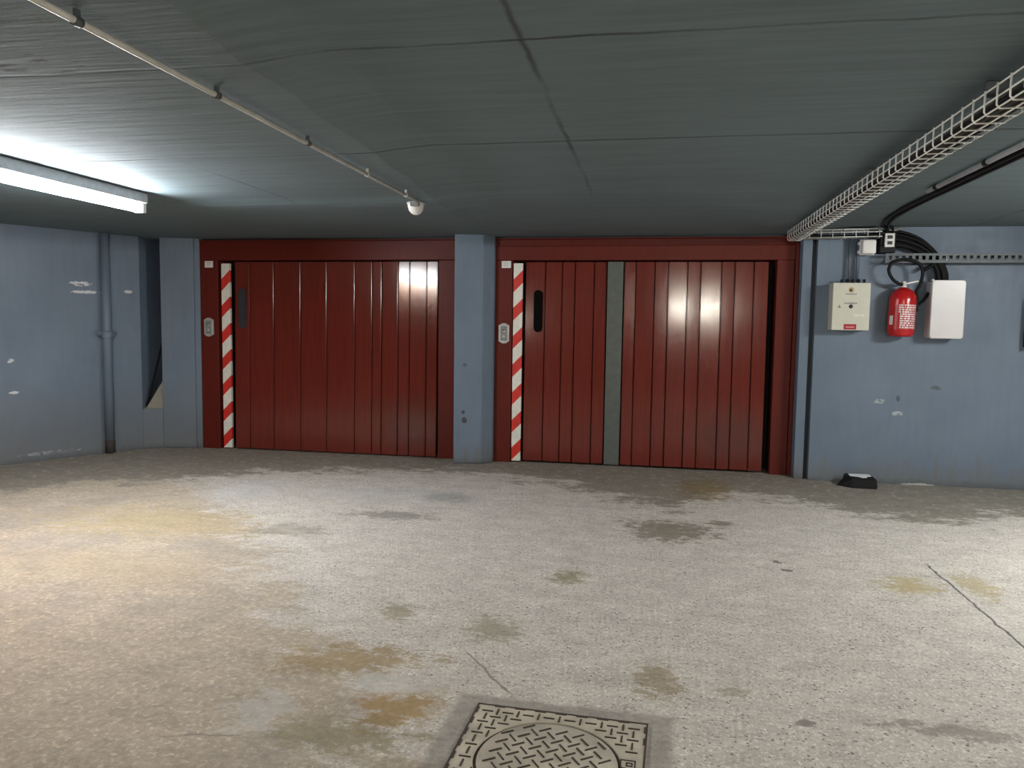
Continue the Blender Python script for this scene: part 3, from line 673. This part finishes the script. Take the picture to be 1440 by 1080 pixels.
for x, lab in ((1.642, 'thin blue conduit rising from the cream panel, left of the pair'), (1.708, 'thin blue conduit rising from the cream panel, right of the pair')):
    m = MB(); m.tube([(x, 7.02, 1.75), (x, 7.02, 2.112)], 0.014, 10); m.build('wall_conduit', M['conduit_blue'], None, (x, 7.02, 1.75), label=lab, category='conduit', group='conduits above the cream panel')
# white cabinet
t = thing('electrical_box', (2.397, YW, 1.275), 'tall white electrical box with rounded corners right of the fire extinguisher', 'electrical box')
def rbox(m, x0, x1, y0, y1, z0, z1, r, seg=6):
    pts = []
    for (cx_, cz_, a0) in ((x1 - r, z1 - r, 0), (x0 + r, z1 - r, 90), (x0 + r, z0 + r, 180), (x1 - r, z0 + r, 270)):
        for k in range(seg + 1): a = math.radians(a0 + 90 * k / seg); pts.append((cx_ + r * math.cos(a), cz_ + r * math.sin(a)))
    A = [m.bm.verts.new((x, y0 + 0.004, z)) for x, z in pts]; B = [m.bm.verts.new((x, y1, z)) for x, z in pts]; n = len(pts)
    ccx, ccz = (x0 + x1) / 2, (z0 + z1) / 2
    Fv = [m.bm.verts.new((x + (0.004 if x < ccx else -0.004), y0, z + (0.004 if z < ccz else -0.004))) for x, z in pts]
    m.bm.faces.new(Fv); m.bm.faces.new(B[::-1])
    for i in range(n):
        j = (i + 1) % n; m.bm.faces.new((A[i], B[i], B[j], A[j])); m.bm.faces.new((Fv[i], A[i], A[j], Fv[j]))
m = MB(); rbox(m, 2.274, 2.522, FY + 0.035, YW - 0.0005, 1.279, 1.755, 0.015); m.build('box_body', M['white_cab'], t)
m = MB(); rbox(m, 2.270, 2.526, FY, FY + 0.034, 1.275, 1.759, 0.022); m.build('box_cover', M['white_cab'], t)
m = MB(); m.box(2.28, 2.30, FY + 0.05, FY + 0.09, 1.757, 1.77, 0.003); m.build('lid_latch', M['white_cab'], t)

# fire extinguisher
ex, ey = 2.055, 6.945
t = thing('fire_extinguisher', (ex, YW, 1.28), 'red fire extinguisher hung on the blue wall between the cream and white boxes', 'fire extinguisher')
TL = Matrix.Rotation(math.radians(1.2), 3, 'Y')
R_ = 0.105
m = MB(); m.lathe([(0.0, 0.005), (0.06, 0.0), (0.085, 0.004), (0.098, 0.016), (R_, 0.04), (R_, 0.305), (0.102, 0.335), (0.088, 0.37), (0.064, 0.395), (0.04, 0.408), (0.032, 0.415), (0.0, 0.418)], (ex, ey, 1.285), 36, TL)
cyl = m.build('cylinder', M['ext_red'], t)
m = MB(); m.lathe([(R_ + 0.0006, 0.06), (R_ + 0.0006, 0.27)], (ex, ey, 1.285), 18, TL, math.radians(225), math.radians(330)); m.build('label_panel', plain('red_label_field', (0.40, 0.016, 0.02), 0.35), cyl)
m = MB(); m.lathe([(R_ + 0.001, 0.10), (R_ + 0.001, 0.175)], (ex, ey, 1.285), 6, TL, math.radians(196), math.radians(216)); m.build('side_label', M['label_white'], cyl, label='white side label')
m = MB(); rr = random.Random(3)
for k in range(11):
    z = 0.078 + 0.0185 * k; a = 247 if k < 7 else 240
    while a < 322:
        L = rr.uniform(4, 15); e = min(a + L, 324)
        if e - a > 2: m.lathe([(R_ + 0.0014, z - 0.0058), (R_ + 0.0014, z + 0.0058)], (ex, ey, 1.285), 3, TL, math.radians(a), math.radians(e))
        a = e + rr.uniform(1.5, 5)
m.build('label_print', M['label_white'], cyl, label='pale printed instructions')
hx = ex + 0.008
m = MB(); m.lathe([(0.024, 0.0), (0.026, 0.012), (0.018, 0.02), (0.018, 0.05), (0.0, 0.052)], (hx, ey, 1.70), 16); m.build('valve', M['plate_white'], t)
m = MB(); m.box(hx - 0.05, hx - 0.01, ey - 0.012, ey + 0.012, 1.728, 1.742, 0.003, rot=Matrix.Rotation(math.radians(45), 3, 'Y'))
m.box(hx + 0.01, hx + 0.115, ey - 0.013, ey + 0.013, 1.735, 1.748, 0.003, rot=Matrix.Rotation(math.radians(-14), 3, 'Y'))
m.build('lever', M['plate_white'], t, label='pale squeeze lever')
m = MB(); m.tube(spline([(hx - 0.018, ey - 0.02, 1.72), (1.975, ey - 0.03, 1.755), (1.93, ey - 0.035, 1.83), (1.945, ey - 0.04, 1.893), (2.01, ey - 0.04, 1.925), (2.09, ey - 0.04, 1.925),
    (2.165, ey - 0.035, 1.89), (2.195, ey - 0.03, 1.82), (2.185, ey - 0.02, 1.73), (2.16, ey - 0.01, 1.665), (2.165, ey + 0.0, 1.62)], 6), 0.0135, 10); m.build('hose', M['black_rubber'], t)
m = MB(); m.tube([(2.165, ey, 1.63), (2.168, ey, 1.56), (2.166, ey, 1.50)], [0.012, 0.016, 0.019], 10); m.box(2.150, 2.182, ey - 0.02, ey + 0.03, 1.585, 1.60, 0.002); m.build('nozzle', M['black_plastic'], t)
m = MB(); m.box(ex - 0.03, ex + 0.03, ey + 0.09, YW - 0.0005, 1.50, 1.69, 0.004); m.build('wall_bracket', M['black_plastic'], t)

# white siren, black junction box, plate
t = thing('sounder', (1.766, YW, 1.97), 'small white rounded wall sounder under the short wire tray', 'sounder')
m = MB(); m.box(1.712, 1.822, 7.0, YW - 0.0005, 1.98, 2.095, 0.006); m.build('base', M['plate_white'], t)
m = MB(); m.box(1.712, 1.822, 6.90, 6.998, 1.978, 2.098, 0.022, 4); m.box(1.708, 1.826, 6.975, 6.985, 1.974, 2.102, 0.004); m.build('cap', M['plate_white'], t)
for z in (2.0, 2.07):
    m = MB(); m.box(1.697, 1.713, 6.98, 7.03, z - 0.012, z + 0.012, 0.003); m.build('fixing_lug', M['plate_white'], t)
t = thing('junction_box', (1.93, YW, 1.93), 'black junction box on the blue wall where the cables gather', 'junction box')
m = MB(); m.box(1.862, 1.985, 6.95, YW - 0.0005, 1.99, 2.165, 0.006); m.build('box', M['black_plastic'], t)
t = thing('socket_plate', (1.925, 6.95, 2.09), 'white plate with two dark squares on the black junction box', 'plate')
m = MB(); m.box(1.892, 1.968, 6.925, 6.949, 2.036, 2.150, 0.004); m.build('plate', M['plate_white'], t)
for z in (2.118, 2.070):
    m = MB(); m.box(1.910, 1.950, 6.922, 6.926, z - 0.014, z + 0.014, 0.001); m.build('dark_square', M['ink_dark'], t)
m = MB(); m.tube(spline([(1.885, 6.94, 2.193), (1.93, 6.93, 2.178), (1.98, 6.93, 2.178), (2.01, 6.94, 2.197)], 5), 0.008, 8)
m.build('cable_tie', plain('beige_tie', (0.28, 0.25, 0.19), 0.6), None, (1.95, 6.93, 2.18), label='beige strap above the white plate near the ceiling', category='strap')

# bundle of black cables dropping to the white box
rb = random.Random(11)
for k in range(11):
    o = k / 10.0; jz = rb.uniform(-0.01, 0.01); yy = 6.965 + 0.06 * ((k * 7) % 11) / 10
    xe = 2.335 + 0.075 * o + rb.uniform(-.006, .006)
    pts = [(1.86, yy, 2.05 + 0.11 * o), (1.99, yy - 0.01, 2.055 + 0.115 * o + jz), (2.10 + 0.05 * o, yy, 2.035 + 0.09 * o + jz), (2.20 + 0.07 * o, yy, 1.985 + 0.05 * o), (2.285 + 0.07 * o, yy, 1.91 + 0.02 * o), (xe - 0.01, yy, 1.83), (xe, yy, 1.757)]
    m = MB(); m.tube(spline(pts, 5), rb.uniform(0.011, 0.016), 8)
    m.build('black_cable', M['black_rubber'], None, (2.1, yy, 2.0), label='one of the bundled black cables dropping behind the slotted rail to the white box', category='cable', group='black cable bundle above the white box')
m = MB(); m.tube(spline([(2.30, 6.97, 1.90), (2.24, 6.965, 1.86), (2.215, 6.96, 1.845)], 5), 0.016, 8)
m.build('black_cable', M['black_rubber'], None, (2.24, 6.965, 1.87), label='short black cable stub end beside the extinguisher hose', category='cable')
m = MB(); m.tube(spline([(2.272, 6.98, 1.66), (2.24, 6.99, 1.60), (2.19, 7.0, 1.55), (2.12, 7.02, 1.50)], 5), 0.012, 8)
m.build('black_cable', M['black_rubber'], None, (2.2, 7.0, 1.55), label='black cable running from the white box down behind the fire extinguisher', category='cable')

# slotted steel channel
t = thing('slotted_rail', (3.0, YW, 1.90), 'grey slotted steel rail along the blue wall above the extinguisher and white box', 'rail')
m = MB(); X0, X1 = 1.90, 4.6
m.box(X0, X1, 6.920, 6.923, 1.905, 1.928); m.box(X0, X1, 6.920, 6.923, 1.962, 1.982)
x = X0
while x < X1:
    m.box(x, x + 0.026, 6.920, 6.923, 1.927, 1.963); x += 0.052
m.build('slotted_flange', M['zinc_dull'], t)
m = MB(); m.box(X0, X1, 6.923, 7.052, 1.903, 1.907); m.build('rail_base', M['zinc_dull'], t)
for xx in (2.16, 3.1, 4.0):
    m = MB(); m.box(xx - 0.015, xx + 0.015, 7.0, 7.05, 1.906, 2.0); m.box(xx - 0.015, xx + 0.015, 6.94, 7.05, 1.897, 1.903); m.build('bracket', M['black_plastic'], t)
m = MB(); m.box(3.045, 3.17, 6.95, 7.055, 1.21, 1.62, 0.008); m.mi = 1; m.box(3.038, 3.05, 6.97, 6.99, 1.40, 1.41)
m.build('wall_box', [M['black_plastic'], M['chrome']], None, (3.05, 7.05, 1.21), label='edge of a dark box on the blue wall at the right border', category='wall box')

# black block on the floor
t = thing('rubber_wedge', (1.76, 6.86, 0), 'black rubber wedge block on the floor against the right blue wall', 'wedge')
m = MB(); bm = m.bm
bt = [bm.verts.new(p) for p in ((1.585, 6.87, 0.0), (1.685, 6.785, 0.0), (1.895, 6.775, 0.0), (1.90, 6.96, 0.0), (1.66, 7.0, 0.0))]
tp = [bm.verts.new(p) for p in ((1.655, 6.87, 0.085), (1.70, 6.80, 0.078), (1.89, 6.795, 0.082), (1.888, 6.95, 0.09), (1.67, 6.98, 0.095))]
bm.faces.new(bt); bm.faces.new(tp[::-1])
for i in range(5): bm.faces.new((bt[i], bt[(i + 1) % 5], tp[(i + 1) % 5], tp[i]))
bmesh.ops.bevel(bm, geom=list(bm.edges), offset=0.008, segments=2, affect='EDGES')
m.build('block', M['black_rubber'], t)
m = MB(); m.box(1.70, 1.875, 6.80, 6.82, 0.066, 0.0705); m.build('moulded_lip', plain('scuffed_rubber', (0.10, 0.105, 0.105), 0.5), t)
m = MB(); bm = m.bm
pts = [(1.69, 6.93, 0.0935), (1.69, 6.855, 0.0895), (1.75, 6.835, 0.0885), (1.77, 6.81, 0.0865), (1.815, 6.81, 0.0865), (1.825, 6.85, 0.089), (1.865, 6.87, 0.090), (1.862, 6.93, 0.094)]
A = [bm.verts.new(p) for p in pts]; B = [bm.verts.new((p[0], p[1], p[2] + 0.004)) for p in pts]
bm.faces.new(A[::-1]); bm.faces.new(B)
for i in range(8): bm.faces.new((A[i], A[(i + 1) % 8], B[(i + 1) % 8], B[i]))
m.build('paper_scrap', M['paper'], None, (1.77, 6.87, 0.09), label='crumpled white paper scrap lying on the black wedge', category='paper')

# ------------------------------------------------------------------ manhole
mx, my, mh, mr = -0.287, 2.235, 0.297, 0.222
t = thing('manhole_cover', (mx, my, 0), 'square patterned cast iron manhole frame with round lid in the floor', 'manhole cover')
t.rotation_euler = (0, 0, -0.035)
def bars(m, test, pitch, L, wd, ang, z0, z1, box):
    """basket pattern of short bars, alternately turned"""
    ca, sa = math.cos(ang), math.sin(ang); n = int(box / pitch) + 3
    for i in range(-n, n + 1):
        for j in range(-n, n + 1):
            u, v = i * pitch, j * pitch
            x, y = u * ca - v * sa, u * sa + v * ca
            a = ang + (math.pi / 2 if (i + j) % 2 else 0)
            dx, dy = math.cos(a) * L / 2, math.sin(a) * L / 2
            if all(test(x + q * dx, y + q * dy) for q in (-1, 0, 1)):
                m.box(mx + x - L / 2, mx + x + L / 2, my + y - wd / 2, my + y + wd / 2, z0, z1, rot=None) if False else m.box(mx + x - L / 2, mx + x + L / 2, my + y - wd / 2, my + y + wd / 2, z0, z1, rot=Matrix.Rotation(a, 3, 'Z'))
m = MB()
ring = []; bm = m.bm; seg = 64
def sqp(a):
    c_, s_ = math.cos(a), math.sin(a); k = mh / max(abs(c_), abs(s_)); return c_ * k, s_ * k
angs = [2 * math.pi * k / seg for k in range(seg)]
Ao = [bm.verts.new((mx + sqp(a)[0], my + sqp(a)[1], 0.006)) for a in angs]; Ai = [bm.verts.new((mx + (mr + 0.007) * math.cos(a), my + (mr + 0.007) * math.sin(a), 0.006)) for a in angs]
Bo = [bm.verts.new((mx + sqp(a)[0], my + sqp(a)[1], 0.0)) for a in angs]; Bi = [bm.verts.new((mx + (mr + 0.007) * math.cos(a), my + (mr + 0.007) * math.sin(a), 0.0)) for a in angs]
for k in range(seg):
    j = (k + 1) % seg
    bm.faces.new((Ao[k], Ao[j], Ai[j], Ai[k])); bm.faces.new((Bo[k], Bi[k], Bi[j], Bo[j])); bm.faces.new((Ao[k], Bo[k], Bo[j], Ao[j])); bm.faces.new((Ai[k], Ai[j], Bi[j], Bi[k]))
m.mi = 1
key = lambda x, y: 0.20 < x and abs(y) < 0.09
bars(m, lambda x, y: max(abs(x), abs(y)) < mh - 0.008 and math.hypot(x, y) > mr + 0.008 and not key(x, y), 0.036, 0.038, 0.0055, 0.0, 0.0055, 0.0085, 0.6)
for (a, b, c_, d_) in ((-mh, mh, mh - 0.006, mh), (-mh, mh, -mh, -mh + 0.006), (-mh, -mh + 0.006, -mh, mh), (mh - 0.006, mh, -mh, mh)):
    m.box(mx + a, mx + b, my + c_, my + d_, 0.0055, 0.008)
for (q, h) in ((0.245, 0.024), (0.250, 0.010)):
    for (a, b, c_, d_) in ((q - h, q + h, h - 0.004, h), (q - h, q + h, -h, -h + 0.004), (q - h, q - h + 0.004, -h, h), (q + h - 0.004, q + h, -h, h)):
        m.box(mx + a, mx + b, my + 0.04 + c_, my + 0.04 + d_, 0.0055, 0.0075)
fr = m.build('frame', [M['cast_iron'], M['cast_dark']], t)
m = MB(); m.lathe([(0.0, 0.0065), (mr - 0.005, 0.0065), (mr - 0.003, 0.003), (mr - 0.003, 0.0)], (mx, my, 0), 64)
m.mi = 1; bars(m, lambda x, y: math.hypot(x, y) < mr - 0.010, 0.040, 0.044, 0.0055, math.radians(38), 0.006, 0.009, 0.5)
m.build('lid', [M['cast_iron'], M['cast_dark']], t)
m = MB(); m.lathe([(mr - 0.003, 0.001), (mr + 0.007, 0.001)], (mx, my, 0), 64); m.build('seat_groove', M['cast_dark'], t)
